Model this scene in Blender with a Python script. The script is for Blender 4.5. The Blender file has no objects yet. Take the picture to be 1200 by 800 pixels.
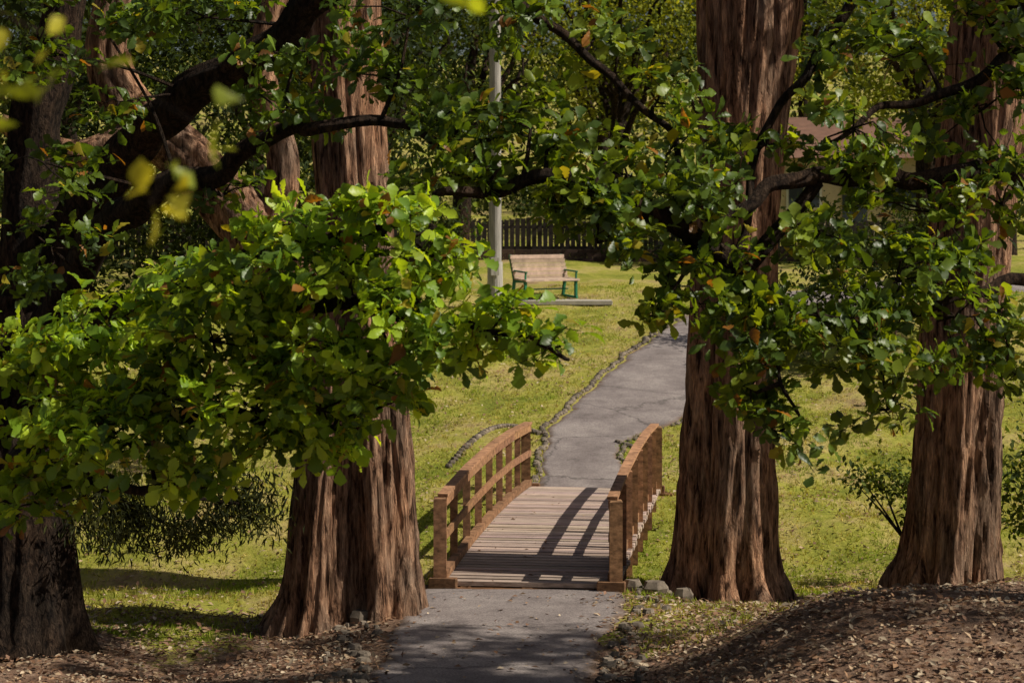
import bpy, math, random
import numpy as np
from mathutils import Vector, noise
random.seed(7); rng=np.random.default_rng(11)
sc=bpy.context.scene
# ------------------------------------------------------------ helpers
EYE=4.2
def W(u,v,d):  # places points by image pixels at an estimated depth
    """image pixel coordinates and estimated depth -> world metres"""
    return np.array([(u-600)*d/2400.0, d, EYE-(v-251)*d/2400.0])
def sstep(a,b,x):
    t=np.clip((x-a)/(b-a),0,1); return t*t*(3-2*t)
def terrain(x,y):
    x=np.asarray(x,float); y=np.asarray(y,float)
    ys=[-400,-20,0,12,18,23,31,48,60,85,130,200,600]
    zs=[3.0,2.9,2.5,.9,0.03,0,0.0,2.28,2.95,3.4,9,20,28]
    z=np.interp(y,ys,zs)
    z=z-0.8*np.exp(-((y-27)/2.1)**2)
    z=z-0.16*sstep(-1.3,-2.2,x)*np.exp(-((y-22)/2.5)**2)-0.16*sstep(1.5,2.2,x)*np.exp(-((y-23.5)/1.5)**2)
    z=z+(0.72*sstep(.85,3.0,x)+.07*np.clip(x-2,0,8))*np.exp(-((y-17.6)/2.6)**2)
    w=sstep(1.6,4,np.abs(x-.5-np.clip((y-31)*.25,0,5)))
    z=z+w*0.10*(np.sin(x*.9+y*.35)+np.sin(y*.8-x*.4+1))*.7
    z=z+w*.03*(np.sin(x*3.1+y*1.7)+np.sin(y*4.1-x*2.3))
    return z
def obj_from(name,me,mat,parent=None):
    o=bpy.data.objects.new(name,me); sc.collection.objects.link(o)
    for m in (mat if isinstance(mat,(list,tuple)) else [mat]): me.materials.append(m)
    if parent: o.parent=parent
    return o
def tri_mesh(name,V,T,C,mat,parent=None,smooth=False):
    me=bpy.data.meshes.new(name)
    V=np.ascontiguousarray(V,dtype=np.float32);T=np.ascontiguousarray(T,dtype=np.int32)
    k=T.shape[1]
    me.vertices.add(len(V)); me.vertices.foreach_set('co',V.ravel())
    me.loops.add(T.size); me.loops.foreach_set('vertex_index',T.ravel())
    me.polygons.add(len(T)); me.polygons.foreach_set('loop_start',np.arange(0,T.size,k,dtype=np.int32))
    me.polygons.foreach_set('loop_total',np.full(len(T),k,dtype=np.int32))
    if smooth: me.polygons.foreach_set('use_smooth',np.ones(len(T),dtype=bool))
    me.update(calc_edges=True); me.validate()
    if C is not None:
        a=me.color_attributes.new('col','FLOAT_COLOR','POINT')
        c=np.ones((len(V),4),dtype=np.float32); c[:,:3]=C; a.data.foreach_set('color',c.ravel())
    return obj_from(name,me,mat,parent)
class MB:
    def __init__(s): s.v=[];s.f=[];s.c=[];s.m=[]
    def add(s,vs,fs,col=(1,1,1),m=0):
        b=len(s.v); s.v+= [tuple(map(float,p)) for p in vs]; s.f+=[tuple(i+b for i in f) for f in fs]
        s.c+=[tuple(col)]*len(vs); s.m+=[m]*len(fs)
    def beam(s,p0,p1,w,h,col=None,m=0,up=(0,0,1)):
        p0=Vector(p0);p1=Vector(p1);d=(p1-p0).normalized();up=Vector(up)
        if abs(d.dot(up))>.95: up=Vector((0,1,0))
        sd=d.cross(up).normalized();u=sd.cross(d)
        if col is None:
            k=random.uniform(.72,1.22);col=(k,k*random.uniform(.95,1.03),k*random.uniform(.9,1.05))
        e=min(w,h)*.1; vs=[]
        L=(p1-p0).length; ec=min(e,L*.2)
        for (t,sh) in ((0,e),(ec,0),(L-ec,0),(L,e)):
            for a,b in ((-1,-1),(1,-1),(1,1),(-1,1)):
                vs.append(p0+d*t+sd*a*(w/2-sh)+u*b*(h/2-sh))
        fs=[(0,1,2,3),(15,14,13,12)]
        for k in range(3):
            for j in range(4):
                j2=(j+1)%4; fs.append((k*4+j,k*4+4+j,k*4+4+j2,k*4+j2))
        s.add(vs,fs,col,m)
    def tube(s,pts,rad,n=10,col=(1,1,1),m=0,step=.12,disp=None,caps=True,wob=0):
        P=np.array(pts,float);R=np.array(rad,float)
        out=[];ro=[]
        for i in range(len(P)-1):
            a=P[max(i-1,0)];b=P[i];c=P[i+1];d=P[min(i+2,len(P)-1)]
            k=max(1,int(np.linalg.norm(c-b)/step))
            for j in range(k):
                t=j/k
                out.append(.5*((2*b)+(c-a)*t+(2*a-5*b+4*c-d)*t*t+(3*b-a-3*c+d)*t**3)); ro.append(R[i]*(1-t)+R[i+1]*t)
        out.append(P[-1]);ro.append(R[-1]);out=np.array(out);ro=np.array(ro)
        if wob:
            for i in range(len(out)):
                q=Vector(out[i]*2.2); out[i]+=np.array([noise.noise(q),noise.noise(q+Vector((9,2,5))),noise.noise(q+Vector((3,7,1)))])*wob*min(1,i/6)*min(1,.07/ro[i])
        T=np.gradient(out,axis=0);T/=np.linalg.norm(T,axis=1)[:,None]+1e-9
        ref=np.array([0,1,0.]) if abs(T[len(T)//2][1])<.8 else np.array([0,0,1.])
        vs=[]
        for i in range(len(out)):
            a=np.cross(T[i],ref);a/=np.linalg.norm(a)+1e-9;b=np.cross(a,T[i])
            for j in range(n):
                th=2*math.pi*j/n;c_,s_=math.cos(th),math.sin(th);r=ro[i]
                if disp: r=r*(1+disp(c_,s_,out[i],r))
                vs.append(out[i]+(a*c_+b*s_)*r)
        fs=[]
        for i in range(len(out)-1):
            for j in range(n):
                k=(j+1)%n; fs.append((i*n+j,i*n+k,(i+1)*n+k,(i+1)*n+j))
        if caps: fs.append(tuple((len(out)-1)*n+j for j in range(n)));fs.append(tuple(n-1-j for j in range(n)))
        s.add(vs,fs,col,m); return out
    def build(s,name,mat,parent=None,smooth=False):
        me=bpy.data.meshes.new(name);me.from_pydata(s.v,[],s.f);me.update()
        me.polygons.foreach_set('material_index',s.m)
        if smooth: me.polygons.foreach_set('use_smooth',[True]*len(s.f))
        a=me.color_attributes.new('col','FLOAT_COLOR','POINT')
        c=np.ones((len(s.v),4),dtype=np.float32);c[:,:3]=np.array(s.c);a.data.foreach_set('color',c.ravel())
        return obj_from(name,me,mat,parent)
# ------------------------------------------------------------ materials
def newmat(n):
    m=bpy.data.materials.new(n);m.use_nodes=True;nt=m.node_tree;b=nt.nodes['Principled BSDF'];return m,nt,b
def N(nt,t,**k):
    n=nt.nodes.new(t)
    for a,v in k.items():
        if a in n.inputs: n.inputs[a].default_value=v
        else: setattr(n,a,v)
    return n
def noise_n(nt,scale,vec=None,detail=6,rough=.6,dist=0):
    n=N(nt,'ShaderNodeTexNoise');n.inputs['Scale'].default_value=scale;n.inputs['Detail'].default_value=detail;n.inputs['Roughness'].default_value=rough;n.inputs['Distortion'].default_value=dist
    if vec: nt.links.new(vec,n.inputs['Vector'])
    return n
def ramp(nt,fac,stops):
    r=N(nt,'ShaderNodeValToRGB');e=r.color_ramp.elements
    while len(e)<len(stops): e.new(.5)
    for i,(p,c) in enumerate(stops): e[i].position=p;e[i].color=(*c,1) if len(c)==3 else c
    nt.links.new(fac,r.inputs[0]);return r
def mix(nt,f,a,b,mode='MIX'):
    m=N(nt,'ShaderNodeMix',data_type='RGBA',blend_type=mode)
    for s,i in ((f,0),(a,6),(b,7)):
        if hasattr(s,'links') or hasattr(s,'is_output'): nt.links.new(s,m.inputs[i])
        else: m.inputs[i].default_value=s if i==0 else (*s,1)
    return m.outputs[2]
def coords(nt,scale=(1,1,1)):
    t=N(nt,'ShaderNodeTexCoord');mp=N(nt,'ShaderNodeMapping');mp.inputs['Scale'].default_value=scale
    nt.links.new(t.outputs['Object'],mp.inputs[0]);return mp.outputs[0]
def bump(nt,b,h,st,dist):
    bp=N(nt,'ShaderNodeBump');bp.inputs['Strength'].default_value=st;bp.inputs['Distance'].default_value=dist
    nt.links.new(h,bp.inputs['Height']);nt.links.new(bp.outputs[0],b.inputs['Normal'])
def leafmat(name,trans=.35,rough=.42,tt=(1.6,1.35,.35),spec=.3):
    m,nt,b=newmat(name)
    a=N(nt,'ShaderNodeAttribute',attribute_name='col')
    nt.links.new(a.outputs['Color'],b.inputs['Base Color']);b.inputs['Roughness'].default_value=rough
    b.inputs['Specular IOR Level'].default_value=spec
    tr=N(nt,'ShaderNodeBsdfTranslucent');nt.links.new(mix(nt,1.0,a.outputs['Color'],tt,'MULTIPLY'),tr.inputs[0])
    mx=N(nt,'ShaderNodeMixShader');mx.inputs[0].default_value=trans
    nt.links.new(b.outputs[0],mx.inputs[1]);nt.links.new(tr.outputs[0],mx.inputs[2])
    nt.links.new(mx.outputs[0],nt.nodes['Material Output'].inputs[0]);return m
M_leaf=leafmat('oak_leaf',.45,.4,(1.9,1.65,.4),.4);M_far=leafmat('distant_leaf',.4,.7,(1.7,1.45,.4),spec=.15);M_grass=leafmat('grass_blade',.35,.7,(1.3,1.2,.5),spec=.15)
M_litter=leafmat('dry_leaf',.1,.8,(1,1,1),.15)
def barkmat(name,dark,mid,lite,sc_=14,st=1.0,zs=.16,warm=((.72,.70,.70),(1.4,1.12,.93))):
    m,nt,b=newmat(name)
    v=coords(nt,(sc_,sc_,sc_*zs));n1=noise_n(nt,1,v,8,.68,.45)
    v2=coords(nt,(sc_*3.4,sc_*3.4,sc_*zs*3));n2=noise_n(nt,1,v2,6,.7,.4)
    v3=coords(nt,(1.6,1.6,.7));n3=noise_n(nt,1,v3,5,.65)
    r=ramp(nt,n1.outputs[0],[(.38,dark),(.47,mid),(.62,lite)])
    c=mix(nt,.75,r.outputs[0],ramp(nt,n2.outputs[0],[(.32,(.3,.3,.3)),(.68,(1.5,1.45,1.4))]).outputs[0],'MULTIPLY')
    c=mix(nt,1.0,c,ramp(nt,n3.outputs[0],[(.38,warm[0]),(.62,warm[1])]).outputs[0],'MULTIPLY')
    nt.links.new(c,b.inputs['Base Color']);b.inputs['Roughness'].default_value=.9;b.inputs['Specular IOR Level'].default_value=.12
    ad=N(nt,'ShaderNodeMath',operation='MULTIPLY_ADD');ad.inputs[1].default_value=.4
    nt.links.new(n2.outputs[0],ad.inputs[0]);nt.links.new(n1.outputs[0],ad.inputs[2])
    bump(nt,b,ad.outputs[0],st,.12);return m
M_bark=barkmat('fibrous_bark',(.05,.029,.02),(.28,.18,.125),(.56,.40,.29),14)
M_oakbark=barkmat('oak_bark',(.010,.008,.007),(.028,.021,.017),(.07,.055,.042),22,.9,.4)
def groundmat():
    m,nt,b=newmat('ground_soil_and_grass')
    v=coords(nt);n1=noise_n(nt,.6,v,8,.7);n2=noise_n(nt,9,v,8,.75);n3=noise_n(nt,60,v,4,.7)
    g=ramp(nt,n1.outputs[0],[(.36,(.18,.21,.03)),(.47,(.30,.30,.05)),(.56,(.40,.34,.11)),(.66,(.30,.21,.11))]).outputs[0]
    g=mix(nt,.8,g,ramp(nt,n2.outputs[0],[(.3,(.5,.5,.5)),(.7,(1.35,1.3,1.3))]).outputs[0],'MULTIPLY')
    d=ramp(nt,n2.outputs[0],[(.3,(.07,.042,.03)),(.5,(.21,.135,.095)),(.72,(.42,.31,.23))]).outputs[0]
    d=mix(nt,.6,d,ramp(nt,n3.outputs[0],[(.35,(.5,.5,.5)),(.68,(1.6,1.5,1.4))]).outputs[0],'MULTIPLY')
    a=N(nt,'ShaderNodeAttribute',attribute_name='col')
    f=N(nt,'ShaderNodeMath',operation='ADD');nt.links.new(a.outputs['Fac'],f.inputs[0])
    f2=N(nt,'ShaderNodeMath',operation='MULTIPLY_ADD');f2.inputs[1].default_value=1.8;f2.inputs[2].default_value=-.9
    nt.links.new(n2.outputs[0],f2.inputs[0]);nt.links.new(f2.outputs[0],f.inputs[1])
    rr=ramp(nt,f.outputs[0],[(.4,(0,0,0)),(.6,(1,1,1))])
    nt.links.new(mix(nt,rr.outputs[0],g,d),b.inputs['Base Color']);b.inputs['Roughness'].default_value=.95;b.inputs['Specular IOR Level'].default_value=.1
    bump(nt,b,n2.outputs[0],.8,.06);return m
def asphalt():
    m,nt,b=newmat('worn_asphalt');v=coords(nt);n1=noise_n(nt,1.3,v,7,.7);n2=noise_n(nt,40,v,5,.85)
    c=ramp(nt,n1.outputs[0],[(.3,(.13,.11,.105)),(.5,(.225,.195,.185)),(.68,(.31,.275,.255))]).outputs[0]
    c=mix(nt,.9,c,ramp(nt,n2.outputs[0],[(.32,(.4,.4,.4)),(.68,(1.6,1.55,1.55))]).outputs[0],'MULTIPLY')
    vo=N(nt,'ShaderNodeTexVoronoi',feature='DISTANCE_TO_EDGE');vo.inputs['Scale'].default_value=.55
    nd=noise_n(nt,3,v,5,.7);nt.links.new(mix(nt,.25,v,nd.outputs['Color']),vo.inputs['Vector'])
    cr=ramp(nt,vo.outputs[0],[(.0,(.35,.35,.35)),(.012,(1,1,1))]);c=mix(nt,.8,c,cr.outputs[0],'MULTIPLY')
    a=N(nt,'ShaderNodeAttribute',attribute_name='col');n3=noise_n(nt,5,v,7,.75)
    f=N(nt,'ShaderNodeMath',operation='MULTIPLY');nt.links.new(a.outputs['Fac'],f.inputs[0]);nt.links.new(n3.outputs[0],f.inputs[1])
    r=ramp(nt,f.outputs[0],[(.22,(0,0,0)),(.42,(1,1,1))])
    c=mix(nt,r.outputs[0],c,(.15,.10,.07))
    nt.links.new(c,b.inputs['Base Color']);b.inputs['Roughness'].default_value=.9;b.inputs['Specular IOR Level'].default_value=.2;bump(nt,b,n2.outputs[0],.7,.014);return m
def colmat(name,base,var=.4,rough=.75,stretch=(6,6,6),bst=.2,spec=.3):
    m,nt,b=newmat(name);v=coords(nt,stretch);n=noise_n(nt,1,v,6,.65)
    a=N(nt,'ShaderNodeAttribute',attribute_name='col')
    c=mix(nt,1.0,base,a.outputs['Color'],'MULTIPLY')
    c=mix(nt,1.0,c,ramp(nt,n.outputs[0],[(.3,(1-var,)*3),(.7,(1+var,)*3)]).outputs[0],'MULTIPLY')
    nt.links.new(c,b.inputs['Base Color']);b.inputs['Roughness'].default_value=rough;b.inputs['Specular IOR Level'].default_value=spec
    bump(nt,b,n.outputs[0],bst,.01);return m
M_rail=colmat('stained_timber',(.27,.145,.078),.6,.8,(10,10,16),.5,.15)
M_deck=colmat('weathered_deck_timber',(.40,.31,.265),.45,.85,(4,40,40),.5,.2)
M_stone=colmat('stone',(.20,.17,.14),.5,.9,(9,9,9),.8)
M_green=colmat('green_painted_steel',(.02,.16,.085),.15,.45)
M_slat=colmat('bench_slat_timber',(.44,.33,.25),.3,.7)
M_pole=colmat('weathered_pole_timber',(.30,.28,.255),.4,.85,(30,30,2),.4)
M_fence=colmat('dark_fence_timber',(.035,.027,.022),.4,.85)
M_brick=colmat('brick',(.07,.042,.032),.4,.9,(9,9,25),.5)
M_wall=colmat('cream_render',(.55,.46,.33),.12,.9)
M_roof=colmat('roof_tile',(.17,.09,.06),.3,.8,(3,3,20))
M_glass=colmat('window_glass',(.04,.05,.06),.1,.1)
M_conc=colmat('concrete',(.42,.38,.33),.2,.9)
M_white=colmat('white_paint',(.75,.75,.73),.1,.6)
# ------------------------------------------------------------ ground
xs=np.unique(np.concatenate([np.linspace(-400,-30,25),np.linspace(-30,-9,50),np.arange(-9,12,.14),np.linspace(12,40,55),np.linspace(40,400,25)]))
ys=np.unique(np.concatenate([np.linspace(-400,-10,20),np.linspace(-10,14,50),np.arange(14,50,.14),np.linspace(50,90,70),np.linspace(90,600,50)]))
X,Y=np.meshgrid(xs,ys);Z=terrain(X,Y)
nx,ny=len(xs),len(ys)
idx=np.arange(nx*ny).reshape(ny,nx)
Q=np.stack([idx[:-1,:-1],idx[:-1,1:],idx[1:,1:],idx[1:,:-1]],-1).reshape(-1,4)
dirt=np.clip(1-sstep(19.2,21.2,Y+.35*np.sin(X*1.3)+.25*np.sin(X*3.1)),0,1)*.9+.16
dirt=dirt-.45*np.exp(-((X-2.1)/1.0)**2-((Y-18.6)/1.4)**2)-.3*np.exp(-((X-3.6)/.9)**2-((Y-19.6)/.8)**2)
for (tx,ty,tr) in ((2.43,23.5,1.25),(4.9,23,1.2),(-1.7,21.5,1.4),(-4.67,20,1.3)):
    dirt=np.maximum(dirt,1-sstep(tr*.6,tr*1.25,np.hypot(X-tx,Y-ty)))
dirt+=.22*np.exp(-((Y-27)/1.5)**2)
tri_mesh('ground',np.stack([X,Y,Z],-1).reshape(-1,3),Q,np.repeat(dirt.reshape(-1,1),3,1),groundmat(),smooth=True)
def path_strip(name,L,Rr,mat):
    L=np.array(L,float);Rr=np.array(Rr,float)
    t=np.arange(0,L[-1,1]-L[0,1],.1)+L[0,1]
    def sm(P):
        f=np.interp(t,P[:,1],P[:,0]);k=np.ones(9)/9
        g=np.convolve(np.pad(f,4,'edge'),k,'valid');return g
    jig=lambda o:.035*np.sin(t*3+o)+.025*np.sin(t*7.3+o*2)+rng.normal(size=len(t))*.018
    lx=sm(L)+jig(0);rx=sm(Rr)+jig(1);n=19
    V=[];C=[]
    for i,y in enumerate(t):
        s=np.linspace(0,1,n);x=lx[i]*(1-s)+rx[i]*s
        zc=terrain(x,y+0*x)+.02; zc[0]-=.05; zc[-1]-=.05
        V.append(np.stack([x,y+0*x,zc],-1)); e=np.clip(1-np.minimum(s,1-s)*6,0,1);C.append(np.repeat(e[:,None],3,1))
    V=np.concatenate(V);C=np.concatenate(C);m=len(t);ii=np.arange(m*n).reshape(m,n)
    Q=np.stack([ii[:-1,:-1],ii[:-1,1:],ii[1:,1:],ii[1:,:-1]],-1).reshape(-1,4)
    tri_mesh(name,V,Q,C,mat,smooth=True);return t,lx,rx
M_as=asphalt()
path_strip('path',[(-1.6,0),(-1.5,10),(-1.38,17),(-1.3,20),(-1.2,22),(-1.05,23.1)],[(.2,0),(.3,10),(.62,17),(.95,20),(1.35,22),(1.35,23.1)],M_as)
Lf=[(.3,30.9),(.48,33),(.58,35),(1.11,37),(1.93,40),(2.9,43),(3.6,45),(5.2,48),(8.5,51),(14,53)]
Rf=[(2.1,30.9),(1.8,32.5),(1.72,33.7),(2.2,34.6),(2.9,35.4),(3.5,37),(4.3,40),(5.1,43),(5.8,45),(8.2,47.4),(12,49.5),(22,53)]
t,lx,rx=path_strip('path',Lf,Rf,M_as)
mb=MB()
def stone(x,y,s,h=.06,z=None):
    z=terrain(x,y)+h*.3 if z is None else z
    a=random.uniform(0,6.28);vs=[];n=7
    for k,(rr,zz) in enumerate(((1,-.6),(1.02,.35),(.7,1))):
        for j in range(n):
            th=a+6.283*j/n;r=s*rr*random.uniform(.8,1.15)
            vs.append((x+r*math.cos(th),y+r*math.sin(th),z+zz*h*random.uniform(.85,1.1)))
    fs=[(j,(j+1)%n,n+(j+1)%n,n+j) for j in range(n)]+[(n+j,n+(j+1)%n,2*n+(j+1)%n,2*n+j) for j in range(n)]+[tuple(2*n+j for j in range(n))]
    k=random.uniform(.5,1.2);mb.add(vs,fs,(k,k*.95,k*.88))
for i in range(0,len(t)):
    if t[i]<49:
        if random.random()<.9: stone(lx[i]-.02,t[i],random.uniform(.045,.07),.04)
        if i>12 and random.random()<.75: stone(rx[i]+.02,t[i],random.uniform(.04,.06),.03)
for k in range(34):
    a=k/33; x=.45-1.7*a+.25*a*a; y=34.6+.9*math.sin(a*3.1)-2.2*a*a
    stone(x,y,.065,.045)
for k in range(26):
    a=k/25; stone(1.75+.5*math.sin(a*3.14),32+2.0*a,.06,.045)
mb.build('path_edging_stones',M_stone)
mb=MB()
for k in range(150):
    s=random.choice((-1,1))
    if s<0: y=random.uniform(17.5,22.9);x=-1.33-random.random()**2*.45
    else: y=random.uniform(18,23.2);x=np.interp(y,[17,20,22,23.2],[.66,1.0,1.38,1.4])+random.random()**2*.4
    stone(x,y,random.uniform(.025,.085),random.uniform(.02,.055))
for x,y,s in ((1.6,22.85,.16),(1.35,22.95,.12),(1.9,22.7,.12),(-1.38,22.6,.13),(-1.5,22.2,.14),(-1.42,21.8,.12),(-1.55,21.2,.13)): stone(x,y,s,.10)
mb.build('boulders',M_stone)
# ------------------------------------------------------------ bridge
A=np.array([.17,23.0]);B=np.array([1.2,31.0]);dr=(B-A)/np.linalg.norm(B-A);sd=np.array([dr[1],-dr[0]]);BL=float(np.linalg.norm(B-A))
ARC=.11
def bp(t,s,z=0):
    p=A+dr*BL*t+sd*s;return (p[0],p[1],.02+ARC*4*t*(1-t)+z)
HW=.95
mb=MB()
npl=54
for i in range(npl):
    t0=(i+.5)/npl;k=random.uniform(.66,1.18);w=random.uniform(-.02,.02)
    mb.beam(bp(t0,-HW-.1+w,.02+random.uniform(-.005,.005)),bp(t0,HW+.1+w,.02+random.uniform(-.005,.005)),BL/npl-.014,.05,(k,k*random.uniform(.93,1.02),k*random.uniform(.88,1.02)),1)
nseg=12
for s in (-.7,0,.7):
    for i in range(nseg): mb.beam(bp(i/nseg,s,-.13),bp((i+1)/nseg,s,-.13),.12,.24,(.5,.5,.5))
for s in (-1,1):
    for i in range(0,nseg,3):
        a,b=i/nseg,(i+3)/nseg
        k=random.uniform(.85,1.15)
        mb.beam(bp(a,s*HW,.115),bp(b,s*HW,.115),.09,.09,(k*.85,k*.85,k*.85))
        mb.beam(bp(a,s*(HW-.02),.56),bp(b,s*(HW-.02),.56),.035,.09)
        mb.beam(bp(a,s*(HW-.02),.94),bp(b,s*(HW-.02),.94),.035,.10)
        mb.beam(bp(a,s*(HW+.01),1.012),bp(b,s*(HW+.01),1.012),.12,.034,(k*1.3,k*1.3,k*1.35))
    npst=9
    for i in range(npst):
        tt=.004+i/(npst-1)*.992
        w=.145 if i in(0,npst-1) else .09
        mb.beam(bp(tt,s*(HW+.045),-.35),bp(tt,s*(HW+.045),.985),w,w)
    for tt in (-.006,1.006):
        mb.beam(bp(tt,s*(HW-.16),.0),bp(tt,s*(HW+.16),.0),.12,.18,(.6,.6,.6))
for tt in (0.0,1.0):
    mb.beam(bp(tt,-1.25,-.2) ,bp(tt,1.25,-.2),.2,.36,(.55,.5,.45))
mb.build('wooden_footbridge',[M_rail,M_deck])
# ------------------------------------------------------------ trees
def trunkdisp(zb,fl=.22,ridge=.05,seed=0):
    def f(c,s,p,r):
        h=max(p[2]-zb,0)
        lo=noise.noise(Vector((c*1.7+seed,s*1.7,p[2]*.16)))
        mid=noise.noise(Vector((c*3.6,s*3.6+seed,p[2]*.22)))
        hi=noise.noise(Vector((c*8+noise.noise(Vector((c,s,p[2])))*.8,s*8,p[2]*.7)))
        kn=noise.noise(Vector((c*2.5+seed,s*2.5,p[2]*1.8)))
        return (fl*lo+fl*.6*mid)*(1+1.6*math.exp(-h/.5))+ridge*(1-abs(hi)*3.6)+.035*kn
    return f
def conifer(name,stems,zb,seed):
    m=MB()
    for k,(pts,rad) in enumerate(stems): m.tube(pts,rad,120,step=.06,disp=trunkdisp(zb,.21,.08,seed+k*3))
    return m.build(name,M_bark,smooth=True)
t_left=conifer('cypress_tree',[
  ([(-1.36,21.6,-.7),(-1.38,21.6,-.15),(-1.38,21.6,.35),(-1.42,21.6,1.2),(-1.5,21.6,2.6),(-1.66,21.6,4.3),(-1.79,21.6,6.4),(-1.85,21.6,9),(-1.9,21.6,14)],[.58,.5,.40,.38,.36,.36,.38,.3,.12]),
  ([(-2.15,21.4,-.8),(-2.12,21.4,-.25),(-2.06,21.4,.25),(-2.0,21.45,1.2),(-1.88,21.5,2.6),(-1.72,21.6,4.2),(-1.8,21.7,6)],[.52,.43,.31,.28,.26,.24,.2])],-.2,1)
t_r=conifer('cypress_tree',[([(2.42,23.5,-.8),(2.42,23.5,-.25),(2.42,23.5,.2),(2.46,23.5,1.2),(2.5,23.5,2.4),(2.57,23.5,4.2),(2.66,23.5,5.6),(2.72,23.5,6.7),(2.75,23.5,9),(2.8,23.5,15)],[.84,.72,.58,.52,.48,.46,.5,.55,.45,.15]),
  ([(2.5,23.4,4.4),(2.42,23.35,5.5),(2.36,23.3,7),(2.1,23.3,10)],[.25,.3,.28,.1])],-.2,9)
t_rr=conifer('cypress_tree',[([(4.9,23,-.6),(4.9,23,0),(4.93,23,.4),(5.0,23,1.7),(5.1,23,3.4),(5.3,23,5),(5.5,23,6.7),(5.9,23,9),(6.2,23,14)],[.74,.62,.5,.44,.42,.43,.44,.4,.12])],0,17)
m=MB();dd=trunkdisp(-.6,.25,.08,30)
m.tube([(-1.9,27,-1.0),(-2.0,27,1.2),(-2.5,27,2.8),(-3.3,27,3.9),(-4.2,27,4.9),(-5.0,27,5.6),(-5.3,27,6.4),(-5.0,27.2,8)],[.4,.36,.34,.34,.33,.3,.28,.2],64,step=.09,disp=dd)
m.tube([(-4.3,27,4.9),(-4.9,26.8,5.2),(-5.7,26.6,5.0),(-6.6,26.4,5.4)],[.2,.19,.16,.1],32,step=.09,disp=dd)
m.tube([(-3.2,27,3.8),(-3.0,27.1,4.8),(-3.3,27.2,6.2),(-2.9,27.2,7.8)],[.2,.2,.17,.14],32,step=.09,disp=dd)
t_old=m.build('gnarled_tree',M_bark,smooth=True)
limbpts=[]
def limb(m,pts,rad,n=14,dd=None):
    o=m.tube(pts,rad,n,step=.07,disp=dd or trunkdisp(-9,.35,.1,random.random()*50),wob=.14);limbpts.append(o[len(o)//6:])
mo=MB();dd=trunkdisp(-.1,.22,.05,40)
mo.tube([(-4.75,20,-.7),(-4.75,20,-.1),(-4.72,20,.4),(-4.75,20,1.3),(-4.85,20,2.4),(-4.75,20,3.4)],[.75,.62,.48,.42,.4,.36],80,step=.08,disp=dd)
limb(mo,[(-4.8,20,2.9),(-4.45,19.9,3.6),W(110,230,19.5),W(160,170,19),W(215,120,18.5),W(290,70,18),W(370,10,17.5),W(460,-60,17)],[.34,.27,.21,.19,.17,.14,.12,.08],28)
limb(mo,[(-4.8,20,3.1),W(40,150,20),W(70,40,20),W(90,-120,20)],[.3,.25,.2,.14],24)
limb(mo,[(-4.7,20,2.7),W(110,290,18.5),W(170,240,17.5),W(230,215,17),W(330,165,16.5),W(390,152,16),W(460,152,16),W(540,166,15.8),W(600,150,15.5)],[.2,.15,.12,.09,.065,.05,.04,.03,.02],12)
limb(mo,[(-4.7,20,2.4),W(100,380,18),W(200,360,16.5),W(300,350,15.5),W(400,355,15),W(500,375,14.6),W(600,400,14.3),W(670,412,14.2)],[.18,.12,.09,.07,.055,.04,.025,.01],12)
limb(mo,[W(200,360,16.5),W(280,310,15.6),W(370,280,15.1),W(450,262,14.9),W(510,275,14.8)],[.08,.06,.045,.03,.012],10)
limb(mo,[(-4.7,20,1.9),W(80,470,17.5),W(160,480,16),W(250,490,15.2),W(340,500,15),W(380,520,15)],[.15,.11,.08,.05,.03,.01],10)
limb(mo,[(-4.75,20,1.6),W(20,540,17.5),W(90,560,16),W(180,570,15.4),W(250,575,15.2)],[.12,.09,.06,.035,.01],10)
oakL=mo.build('oak_tree',M_oakbark,smooth=True)
nL=len(limbpts)
mo=MB();dd=trunkdisp(.7,.2,.05,60)
mo.tube([(5.6,17,.2),(5.6,17,.9),(5.6,17,2),(5.5,17,3.6),(5.6,17,5.5),(5.9,16.9,8),(6.6,17,11)],[.55,.42,.36,.34,.3,.22,.12],60,step=.09,disp=dd)
mo.tube([(5.8,17,6),(7.5,17,8.5),(10,17,10.5),(13,17,12)],[.22,.18,.12,.06],16,step=.2)
limb(mo,[(5.5,17,3.7),W(1290,225,16.8),W(1200,210,16.5),W(1110,200,16.2),W(1030,201,16),W(940,218,15.6),W(880,245,15.4),W(830,268,15.2)],[.17,.12,.085,.07,.065,.06,.05,.04],16)
limb(mo,[W(960,213,15.7),W(900,300,15.6),W(850,300,15.5),W(800,268,15.4),W(755,240,15.3),W(700,213,15.2),W(640,212,15.2),W(570,225,15.2),W(515,240,15.1)],[.04,.065,.08,.07,.075,.065,.05,.04,.02],14)
limb(mo,[(5.6,17,5.0),W(1100,-40,16.5),W(960,60,16),W(900,170,15.8),W(870,300,15.5),W(900,400,15.4),W(930,480,15.3)],[.12,.05,.035,.03,.03,.02,.012],10)
limb(mo,[W(560,-60,16),W(615,5,16),W(680,60,15.9),W(730,110,15.8),W(780,175,15.6),W(800,268,15.4)],[.05,.045,.035,.03,.025,.03],10)
limb(mo,[(5.5,17,3.3),W(1200,330,16.3),W(1120,350,15.9),W(1040,370,15.6),W(960,370,15.4)],[.09,.045,.035,.03,.015],10)
limb(mo,[(5.6,17,5.3),W(1220,60,16.5),W(1130,110,16.2),W(1050,130,16),W(980,160,15.8)],[.1,.05,.04,.03,.015],10)
oakR=mo.build('oak_tree',M_oakbark,smooth=True)
st=[(0,.02),(.12,.05),(.28,.13),(.36,.12),(.5,.23),(.58,.20),(.72,.29),(.86,.22),(1,.03)]
TV=[];TT=[]
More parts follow.
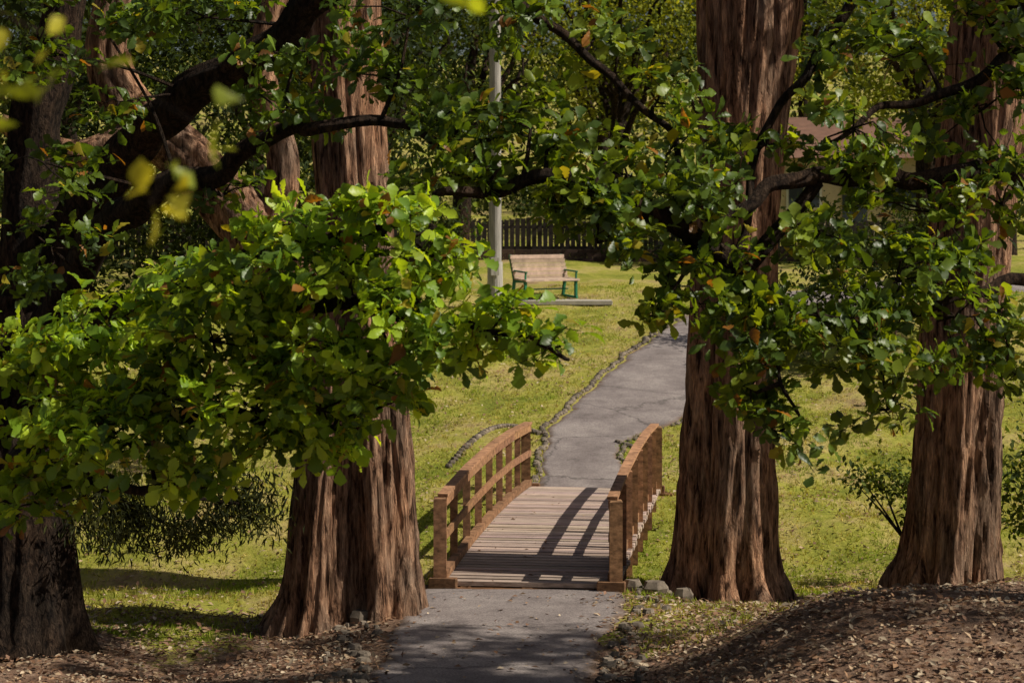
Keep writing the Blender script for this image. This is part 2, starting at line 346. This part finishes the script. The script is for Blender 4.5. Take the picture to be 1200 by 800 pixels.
for i,(x,w) in enumerate(st):
    z=-.28*x*x
    e=.05*(1 if i%2 else -1)
    TV+=[(x,-w,z+w*.3+e*.5),(x,0,z),(x,w,z+w*.3-e*.5)]
for i in range(len(st)-1):
    a=i*3
    for q in ((a,a+1,a+4,a+3),(a+1,a+2,a+5,a+4)): TT+=[(q[0],q[2],q[1]),(q[0],q[3],q[2])]
TV=np.array(TV);TT=np.array(TT)
DV=np.array([(0,0,0),(.5,-.27,.06),(1,0,-.12),(.5,.27,.06)]);DT=np.array([(0,1,2),(0,2,3)])
def norm(a): return a/(np.linalg.norm(a,axis=-1,keepdims=True)+1e-9)
def leaves(name,c,d,up,s,col,mat,parent=None,tv=TV,tt=TT,smooth=True,wvar=0):
    d=norm(d);y=norm(np.cross(up,d));z=np.cross(d,y)
    wv=(1+wvar*rng.uniform(-1,1,len(c)))[:,None,None];cv=(1+wvar*2.5*rng.uniform(-1,1,len(c)))[:,None,None]
    V=c[:,None]+s[:,None,None]*(tv[None,:,0,None]*d[:,None]+wv*tv[None,:,1,None]*y[:,None]+cv*tv[None,:,2,None]*z[:,None])
    n=len(c);T=(tt[None]+(np.arange(n)*len(tv))[:,None,None]).reshape(-1,3)
    C=np.repeat(col,len(tv),0)
    return tri_mesh(name,V.reshape(-1,3),T,C,mat,parent,smooth)
def whorls(centers,axes,size,palette,k=(5,9)):
    c=[];d=[];u=[];s=[];col=[]
    for p,a in zip(centers,axes):
        a=a/np.linalg.norm(a);r=np.cross(a,[.3,.9,.1]);r/=np.linalg.norm(r);q=np.cross(a,r)
        n=rng.integers(*k);ph=rng.random()*6.28;base=palette[rng.integers(len(palette))]*rng.uniform(.65,1.3)
        for j in range(n):
            th=ph+6.283*j/n+rng.normal()*.35;ti=rng.uniform(.55,1.65)
            dv=math.cos(ti)*a+math.sin(ti)*(math.cos(th)*r+math.sin(th)*q);dv[2]-=.15
            c.append(p+dv*.02+a*rng.normal()*.03);d.append(dv);u.append(a+rng.normal(size=3)*.45);s.append(size*rng.uniform(.5,1.25))
            cc=base*rng.uniform(.8,1.2)
            x=rng.random()
            if x<.02: cc=np.array([.36,.16,.035])*rng.uniform(.4,1.1)
            elif x<.055: cc=np.array([.42,.36,.04])*rng.uniform(.6,1)
            col.append(cc)
    return map(np.array,(c,d,u,s,col))
young_sunlit=[np.array(c) for c in ((.28,.41,.024),(.38,.50,.035),(.17,.28,.025),(.10,.18,.02))]  # yellow-green leaves, colour brightened so these sprays look sunlit
mature_shaded=[np.array(c) for c in ((.09,.15,.018),(.13,.20,.02),(.06,.105,.018),(.21,.28,.025))]  # darker leaf colours, adding shade to the right and upper sprays
def sprays(tree,cl,pal,limbs,size=.165,dens=1.0,name='foliage'):
    LP=np.concatenate(limbs);cs=[];ax=[];tw=MB()
    for (u,v,ru,rv,d) in cl:
        c=W(u,v,d);k=d/2400.;R=np.array([ru*k,max(ru,rv)*k*.8,rv*k])
        n=int(dens*ru*rv/54)
        near=LP[np.argmin(np.linalg.norm(LP-c,axis=1))]
        mid=(near+c)/2+rng.normal(size=3)*.06
        tw.tube([near,mid,c],[.022,.015,.01],5,step=.15,caps=False)
        ns=max(4,n//8)
        subs=[]
        for _ in range(ns):
            q=rng.normal(size=3);q/=np.linalg.norm(q);q*=rng.uniform(.4,1.2)
            p=c+q*R;subs.append((p,q));tw.tube([c,(c+p)/2+rng.normal(size=3)*.04+np.array([0,0,.03]),p],[.009,.007,.004],4,step=.2,caps=False)
        for i in range(n):
            p,q=subs[i%ns];p2=p+rng.normal(size=3)*np.array([.11,.11,.065])
            if i>=ns: tw.tube([p,p2],[.004,.003],3,step=1,caps=False)
            cs.append(p2);a=q*.8+rng.normal(size=3)*.4+np.array([0,-.15,.7]);ax.append(a)
    c,d,u,s,col=whorls(cs,ax,size,pal)
    leaves(name,c,d,u,s,col,M_leaf,tree,wvar=.25);tw.build('twigs',M_oakbark,tree)
    print(name,len(c))
Lc=[(450,262,60,38,14.8),(350,262,65,38,15),(400,320,85,45,14.9),(505,300,45,35,14.7),(490,352,65,40,14.5),(575,388,55,30,14.3),(640,408,40,22,14.2),(515,410,45,28,14.4),
 (300,335,85,45,15.2),(200,345,65,40,15.8),(250,400,95,50,15.2),(350,410,85,50,14.9),(430,430,60,45,14.8),(190,460,85,45,15.2),(110,400,85,55,15.8),(40,420,60,60,16),
 (300,480,75,50,14.9),(375,480,60,45,14.9),(150,520,90,45,15.2),(50,510,70,55,15.6),(240,555,60,35,15.2),(40,590,50,25,15.6),(330,530,50,30,15),(440,480,45,25,14.8)]
sprays(oakL,Lc,young_sunlit,limbpts[:nL],.14,1.0,'foliage')
Lc2=[(50,190,70,35,16.5),(120,30,90,35,17),(240,20,80,35,17),(40,60,60,60,17.5),(330,130,60,40,16.3),(350,60,60,40,16.6),(450,90,60,40,16.2),(480,20,70,35,16.3),(540,130,60,35,15.8),(60,290,60,40,17),(140,120,40,30,18),(260,230,40,25,17)]
sprays(oakL,Lc2,mature_shaded[:3],limbpts[:nL],.13,.7,'foliage_upper')
Rc=[(560,200,65,40,15.2),(600,140,60,35,15.4),(660,165,55,30,15.4),(690,245,70,40,15.2),(735,205,50,45,15.3),(700,285,45,30,15.1),(780,335,40,45,15.2),(775,190,45,35,15.5),(820,225,50,35,15.3),
 (890,330,60,45,15.3),(880,400,50,40,15.3),(880,455,55,35,15.3),(915,505,40,28,15.3),(960,370,75,50,15.4),(1020,420,70,45,15.5),(1050,330,85,45,15.6),(1120,370,60,50,15.8),(1100,250,85,40,16),(1000,150,75,45,15.8),
 (1150,130,60,60,16.2),(960,270,55,30,15.5),(1175,240,40,50,16.3),(900,170,60,30,15.7),(840,300,40,25,15.4),(620,20,60,25,16),(700,40,50,25,16),(770,120,35,30,15.7),(1070,60,70,40,16.3),(1160,30,60,40,16.4),(970,60,40,35,16.1),(1180,430,40,50,16),(765,370,25,20,15.2),(1040,480,45,25,15.5)]
sprays(oakR,Rc,mature_shaded,limbpts[nL:],.135,.88,'foliage')
mo=MB();cs=[];ax=[]
pts=[(-60,20),(10,70),(70,50),(30,105),(175,240),(205,185),(285,120),(170,230),(545,12),(185,250),(90,70),(-10,110),(20,140)]
for (u,v) in pts:
    p=W(u,v,3.6+random.random()*.5);cs.append(p);ax.append(rng.normal(size=3)+np.array([0,-.4,.4]))
for seq in ([(-160,-60),(-60,20),(10,70),(30,105)],[(-160,-60),(70,50),(240,150),(285,120)],[(240,150),(205,185),(175,240)],[(400,-140),(545,12)]):
    mo.tube([W(u,v,3.8) for u,v in seq],[.004,.003,.0025,.002][:len(seq)],5)
tw=mo.build('overhanging_twig',M_oakbark)
c,d,u,s,col=whorls(cs,ax,.07,[np.array((.36,.34,.03)),np.array((.26,.32,.03))],(2,4));leaves('foliage',c,d,u,s,col,M_leaf,tw)
# ------------------------------------------------------------ clumped masses
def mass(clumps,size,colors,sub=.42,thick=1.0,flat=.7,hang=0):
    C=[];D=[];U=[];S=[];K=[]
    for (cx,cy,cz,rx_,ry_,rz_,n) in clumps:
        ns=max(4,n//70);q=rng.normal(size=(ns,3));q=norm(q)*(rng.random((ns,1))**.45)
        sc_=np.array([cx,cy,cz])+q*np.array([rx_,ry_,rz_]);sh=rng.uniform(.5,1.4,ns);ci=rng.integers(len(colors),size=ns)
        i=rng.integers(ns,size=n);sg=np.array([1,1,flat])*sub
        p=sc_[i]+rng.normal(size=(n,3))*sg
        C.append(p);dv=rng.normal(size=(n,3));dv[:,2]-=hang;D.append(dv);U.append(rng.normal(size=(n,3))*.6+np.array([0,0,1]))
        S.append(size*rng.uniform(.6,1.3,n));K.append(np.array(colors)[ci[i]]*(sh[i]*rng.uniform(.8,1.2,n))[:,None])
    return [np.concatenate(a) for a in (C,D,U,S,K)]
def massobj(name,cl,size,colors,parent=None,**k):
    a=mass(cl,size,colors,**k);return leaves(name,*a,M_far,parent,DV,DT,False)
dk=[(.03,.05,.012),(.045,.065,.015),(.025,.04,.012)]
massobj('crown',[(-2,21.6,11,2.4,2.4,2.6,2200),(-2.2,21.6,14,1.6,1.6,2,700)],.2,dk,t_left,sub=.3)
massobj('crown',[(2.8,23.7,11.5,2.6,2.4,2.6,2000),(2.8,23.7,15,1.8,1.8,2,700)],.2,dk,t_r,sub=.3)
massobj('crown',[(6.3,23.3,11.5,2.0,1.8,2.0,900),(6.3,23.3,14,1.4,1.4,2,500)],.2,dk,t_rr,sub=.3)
massobj('crown',[(9.4,17.7,12,1.8,.9,.9,480),(11.6,17.4,12,1.7,.9,1,900),(15.3,17.2,12,2.2,1.5,1,800),(11.6,15.8,12,2.0,.9,1,1100),(14,14.9,12,2.4,1.3,1,850),(8.6,15.2,11.5,1.5,.8,.8,480),(7.2,17.8,11.5,1.2,.6,.7,300)],.2,dk,oakR,sub=.23)  # unseen clumps added toward the sun to shade and dapple the foreground
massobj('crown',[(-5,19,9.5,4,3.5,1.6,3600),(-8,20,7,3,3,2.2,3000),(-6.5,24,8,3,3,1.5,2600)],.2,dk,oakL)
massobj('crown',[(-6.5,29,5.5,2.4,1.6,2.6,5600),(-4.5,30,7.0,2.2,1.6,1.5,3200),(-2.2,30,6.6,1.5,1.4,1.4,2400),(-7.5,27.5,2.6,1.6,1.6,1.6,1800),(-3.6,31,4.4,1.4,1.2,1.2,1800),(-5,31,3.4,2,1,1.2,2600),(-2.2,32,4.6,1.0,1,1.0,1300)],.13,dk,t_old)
a=mass([(*W(150,590,20.5),.55,.5,.25,1300),(*W(210,620,20.5),.5,.5,.2,1100),(*W(280,590,20.8),.35,.4,.28,1200),(*W(110,620,20),.3,.4,.2,700)],.10,[(.035,.045,.015),(.06,.065,.02)],sub=.14,hang=1.2)
m=MB()
for q in ((150,590),(210,620),(280,590),(110,620)): m.tube([(-4.7,20,2.0),W(90,560,20.2),W(*q,20.5)],[.06,.04,.012],6)
o=m.build('drooping_shrub',M_oakbark);leaves('foliage',*a,M_far,o,DV*np.array([1,.4,1]),DT,False)
def shrub(x,y,cl,size,cols,sub):
    m=MB();z=float(terrain(x,y))
    for (cx,cy,cz,a,b_,c_,n) in cl:
        for k in range(3): m.tube([(x+random.uniform(-.1,.1),y,z-.05),((x+cx)/2,(y+cy)/2,(z+cz)/2),(cx+random.uniform(-a,a)*.6,cy,cz+random.uniform(-.2,.4)*c_)],[.03,.02,.006],5,step=.3)
    o=m.build('shrub',M_oakbark);massobj('foliage',cl,size,cols,o,sub=sub)
shrub(5.4,26.6,[(4.7,26.4,.7,.55,.4,.3,600),(5.6,26.6,.5,.6,.5,.4,700)],.09,[(.06,.09,.02),(.09,.12,.02)],.16)
shrub(7,25,[(6.6,25,.9,.6,.7,.8,1900),(7.4,26,2,.7,.7,.8,1500)],.1,[(.05,.08,.015),(.09,.12,.02)],.2)
shrub(7.2,40,[(6.6,40,2.3,1.2,.9,1.0,2400),(8.2,41,3.2,1.3,1,1.5,2800),(6.2,42,3.7,1.0,.8,.8,1200)],.13,dk+[(.07,.10,.02)],.3)
for (x,w_) in ((-4.2,1.3),(-1.9,.7),(3.3,.8),(5.2,1.2),(11.2,.8)):
    shrub(x,57.3,[(x,57.3,3.5+random.uniform(-.2,.3),w_,.6,.6,900)],.13,dk+[(.07,.10,.02)],.25)
def bgtree(x,y,h,r,n,cols,size=.2,lean=0,low=.45):
    z=float(terrain(x,y));m=MB();tp=(x+lean,y,z+h*.75)
    m.tube([(x,y,z-.3),(x+lean*.2,y,z+h*.3),tp],[.32,.24,.08],10,step=.5,wob=.3)
    for k in range(9):
        a=random.uniform(0,6.28);hh=random.uniform(.25,.6)
        m.tube([(x+lean*hh,y,z+h*hh*.8),(x+lean*hh+r*.35*math.cos(a),y+r*.35*math.sin(a),z+h*(hh+.12)),(x+r*.75*math.cos(a),y+r*.7*math.sin(a),z+h*(hh+.3))],[.13,.09,.03],7,step=.4,wob=.4)
    o=m.build('background_tree',M_oakbark,smooth=True)
    cl=[(x+lean,y,z+h*(low+.5*(1-low)),r,r*.8,h*(1-low)*.5,n)]
    massobj('foliage',cl,size,cols,o,sub=.42)
lt=[(.22,.26,.03),(.11,.145,.02),(.32,.34,.045)];md=[(.07,.10,.018),(.11,.14,.022),(.04,.06,.015)]
bgtree(3.2,63,10,3.6,6000,lt,.19,low=.38);bgtree(-1.5,58,9,2.8,4600,md+dk,.18,.5,low=.3);bgtree(6.6,60,9,2.6,4200,lt+md,.18,low=.4)
bgtree(-7,56,11,4,6500,dk+md[:1],.2,low=.12);bgtree(11.5,57,10,3.2,5600,lt,.18,low=.34);bgtree(15,62,12,4,6000,md,.2,low=.2);bgtree(-13,60,12,4.5,5500,dk,.2,low=.1)
bgtree(-3.2,50,9,2.4,3600,dk,.18,low=.25);bgtree(12.2,41.5,8.5,2.0,1700,md,.17,low=.45)  # second tree added past the right edge to cast shade on the lawn
bgtree(3.5,78,14,5,5500,md,.27,low=.2);bgtree(-6,80,14,6,5500,dk,.28,low=.15);bgtree(12,84,15,6,6000,md,.28,low=.15);bgtree(21,75,14,6,5500,md,.28,low=.15);bgtree(-18,78,14,6,5000,dk,.28,low=.1)
massobj('hedge',[(x,66+random.uniform(-1,1),4.1+random.uniform(-.2,.6),2.2,1,1.2,1300) for x in range(-22,30,3) if not 7<x<13],.17,dk+md[:1],sub=.3)
massobj('distant_trees',[(x+random.uniform(-2,2),97+random.uniform(-4,8),random.uniform(7,17),6,4,5,2400) for x in range(-46,60,5)],.42,md+dk,sub=.9)
# ------------------------------------------------------------ fence, wall, house
mb=MB()
for i in range(150):
    x=-12+i*.16; 
    if 7.2<x<7.6: continue
    y=59+.02*x;z=float(terrain(x,y));h=1.15+random.uniform(-.02,.02)
    mb.beam((x,y,z),(x,y,z+h),.13,.03)
for h in (.3,.9): mb.beam((-12,59.05,2.93+h),(11.9,59.3,2.93+h),.05,.09)
mb.build('paling_fence',M_fence)
mb=MB()
for r in range(4):
    for i in range(38):
        x=-6+i*.45+(r%2)*.22;mb.beam((x,58.2,2.8+r*.115),(x+.435,58.2,2.8+r*.115),.22,.105)
mb.build('low_brick_wall',M_brick)
h=bpy.data.objects.new('house',None);sc.collection.objects.link(h)
mb=MB();mb.beam((8,72,4.6),(15,72,4.6),5,3.0,(1,1,1));mb.build('walls',M_wall,h)
mb=MB();vs=[(7.6,69.1,6.1),(15.4,69.1,6.1),(15.4,74.9,6.1),(7.6,74.9,6.1),(9.5,72,7.6),(13.5,72,7.6)]
mb.add(vs,[(0,1,5,4),(1,2,5),(2,3,4,5),(3,0,4),(3,2,1,0)]);mb.build('roof',M_roof,h)
mb=MB()
for x in (9.3,12.6):
    mb.beam((x,69.45,4.9),(x+1.2,69.45,4.9),.06,1.1,(1,1,1));
mb.build('window_frames',M_white,h)
mb=MB()
for x in (9.38,12.68):
    for k in (0,.54): mb.beam((x+k,69.4,4.9),(x+k+.5,69.4,4.9),.04,.95,(1,1,1))
mb.beam((11.2,69.46,4.15),(12.05,69.46,4.15),.05,2.0,(1,1,1));mb.build('windows_and_door',M_glass,h)
mb=MB();px,py=-.38,46;pz=float(terrain(px,py))
mb.tube([(px,py,pz-.3),(px,py,pz+4),(px,py,pz+10.5)],[.15,.135,.11],16,step=.5)
mb.beam((px-1.1,py-.16,pz+9.6),(px+1.1,py-.16,pz+9.6),.1,.12)
for s in (-1,-.5,.5,1): mb.tube([(px+s,py-.16,pz+9.66),(px+s,py-.16,pz+9.85)],[.04,.03],8)
mb.tube([(px,py,pz-.1),(px,py,pz+1.05)],[.18,.17],16,(1.25,1.25,1.25)); mb.beam((px,py-.19,pz+.75),(px,py-.19,pz+1.15),.18,.02,(1.7,1.7,1.7))
mb.build('utility_pole',M_pole,smooth=False)
b=bpy.data.objects.new('park_bench',None);sc.collection.objects.link(b)
fr=MB();sl=MB();Wd=.82
for x in (-Wd+.05,Wd-.05):
    fr.beam((x,-.25,0),(x,-.22,.40),.06,.06);fr.beam((x,.25,0),(x,.2,.40),.06,.06);fr.beam((x,-.27,.41),(x,.22,.37),.06,.06)
    fr.beam((x,.2,.38),(x,.42,.95),.06,.05);fr.beam((x,-.3,.025),(x,.3,.025),.06,.05);fr.beam((x,-.22,.42),(x,-.22,.6),.035,.035);fr.beam((x,-.26,.61),(x,.29,.61),.05,.035)
fr.beam((-Wd+.1,0,.2),(Wd-.1,0,.2),.03,.03)
for i in range(5): sl.beam((-Wd,-.27+i*.1,.43+.0*i),(Wd,-.27+i*.1,.43+.0*i),.085,.04)
for i in range(6):
    k=.05+i*.092;sl.beam((-Wd,.165+k*.42-.03,.40+k),(Wd,.165+k*.42-.03,.40+k),.035,.084)
fr.build('steel_frame',M_green,b);sl.build('seat_and_back_slats',M_slat,b)
b.location=(.75,47.5,float(terrain(.75,47.5))+.06);b.rotation_euler=(math.radians(4),0,math.radians(36));b.scale=(.95,1.0,1.02)
mb=MB();z=float(terrain(1.4,47.4));mb.beam((.1,47.5,z-.02),(2.3,47.5,z-.02),1.4,.09,(1,1,1));mb.build('concrete_pad',M_conc)
# ------------------------------------------------------------ grass and litter
n=110000
gy=19+ (rng.random(n)**1.15)*32;gx=(rng.random(n)-.5)*gy*.54+.0
pl=np.interp(gy,[p[1] for p in Lf],[p[0] for p in Lf]);pr=np.interp(gy,[p[1] for p in Rf],[p[0] for p in Rf])
onpath=((gy>30.8)&(gx>pl+.03)&(gx<pr-.03))|((gy<=23.2)&(gx>-1.25)&(gx<1.25))|((gy>23.1)&(gy<30.9)&(np.abs(gx-(.17+(gy-23)*.129))<.8))
pat=np.array([noise.noise(Vector((x*.9,y*.6,0)))*2+noise.noise(Vector((x*3,y*2,5))) for x,y in zip(gx,gy)])
nz=rng.normal(size=n)*.45
keep=(~onpath)&((gy>21.0)|((gx>1.1)&(gy>17.6)&(gx<4.2)&(pat+nz>.0)))&(pat+nz>-.55)
for (tx,ty,tr) in ((2.43,23.5,.95),(4.9,23,.85),(-1.7,21.5,1.0),(-4.67,20,.9)): keep&=np.hypot(gx-tx,gy-ty)>tr
gx=gx[keep];gy=gy[keep];pat=pat[keep];n=len(gx);gz=terrain(gx,gy)
k=3;c=np.repeat(np.stack([gx,gy,gz],-1),k,0)+rng.normal(size=(n*k,3))*np.array([.03,.03,0])
dv=rng.normal(size=(n*k,3))*.55+np.array([0,0,1.0]);s=rng.uniform(.03,.085,n*k)
br=np.repeat(np.clip(.5-pat*.6+rng.normal(size=n)*.22,0,1),k);colg=np.array([.25,.33,.03])*(1-br[:,None])+np.array([.56,.46,.13])*br[:,None]
colg*=rng.uniform(.6,1.25,(n*k,1))
GV=np.array([(0,-.12,0),(0,.12,0),(1,0,0)]);GT=np.array([(0,1,2)])
leaves('grass',c,dv,rng.normal(size=(n*k,3)),s,colg,M_grass,None,GV,GT,False)
n=48000
ly=np.where(rng.random(n)<.58,rng.uniform(14.5,22.5,n),rng.uniform(22,46,n));lx_=(rng.random(n)-.5)*ly*.56
edge=((ly<=23.2)&(lx_>-1.3)&(lx_<.62+(ly-17)*.12));ed2=np.minimum(lx_+1.3,.62+(ly-17)*.12-lx_)
onp=((ly>30.8)&(lx_>np.interp(ly,[p[1] for p in Lf],[p[0] for p in Lf]))&(lx_<np.interp(ly,[p[1] for p in Rf],[p[0] for p in Rf])))|edge|((ly>23)&(ly<31)&(np.abs(lx_-(.17+(ly-23)*.129))<1))
kp=(~onp)|((rng.random(n)<.05)&(ly<31))|(edge&(rng.random(n)<.6*np.exp(-np.clip(ed2,0,9)/.13)));lx_=lx_[kp];ly=ly[kp];n=len(ly)
zz=terrain(lx_,ly)+.035
ob=(ly>23)&(ly<31)&(np.abs(lx_-(.17+(ly-23)*.129))<1);zz=np.where(ob,.07+ARC*4*((ly-23)/8)*(1-(ly-23)/8),zz)
c=np.stack([lx_,ly,zz],-1);dv=rng.normal(size=(n,3))*np.array([1,1,.25]);up=rng.normal(size=(n,3))*.3+np.array([0,0,1])
pc=np.array([(.32,.19,.11),(.22,.12,.07),(.46,.33,.21),(.26,.15,.1),(.55,.44,.31)])[rng.integers(5,size=n)]
leaves('fallen_leaves',c,dv,up,rng.uniform(.03,.09,n),pc*rng.uniform(.6,1.1,(n,1)),M_litter,None,DV,DT,False)
# ------------------------------------------------------------ light
S=Vector((.84,-.17,.86)).normalized()
sl_=bpy.data.lights.new('sun','SUN');sl_.energy=5.0;sl_.angle=math.radians(.5);sl_.color=(1,.93,.80)
so=bpy.data.objects.new('sun',sl_);sc.collection.objects.link(so);so.rotation_euler=S.to_track_quat('Z','Y').to_euler()
w=bpy.data.worlds.new('World');sc.world=w;w.use_nodes=True;nt=w.node_tree
sk=nt.nodes.new('ShaderNodeTexSky');sk.sky_type='NISHITA';sk.sun_disc=False;sk.sun_elevation=math.asin(S.z);sk.sun_rotation=math.atan2(S.x,S.y)
sk.dust_density=3.0;sk.ozone_density=.4
nt.links.new(sk.outputs[0],nt.nodes['Background'].inputs[0]);nt.nodes['Background'].inputs[1].default_value=.05
cam=bpy.data.cameras.new('camera');co=bpy.data.objects.new('camera',cam);sc.collection.objects.link(co);sc.camera=co
co.location=(0,0,EYE);co.rotation_euler=(math.radians(90),0,0);cam.lens=72;cam.sensor_width=36;cam.shift_y=-149/1200;cam.clip_end=2000;cam.clip_start=.05
cam.dof.use_dof=True;cam.dof.focus_distance=22;cam.dof.aperture_fstop=3.5
sc.view_settings.view_transform='Standard';sc.view_settings.look='None';sc.view_settings.exposure=0
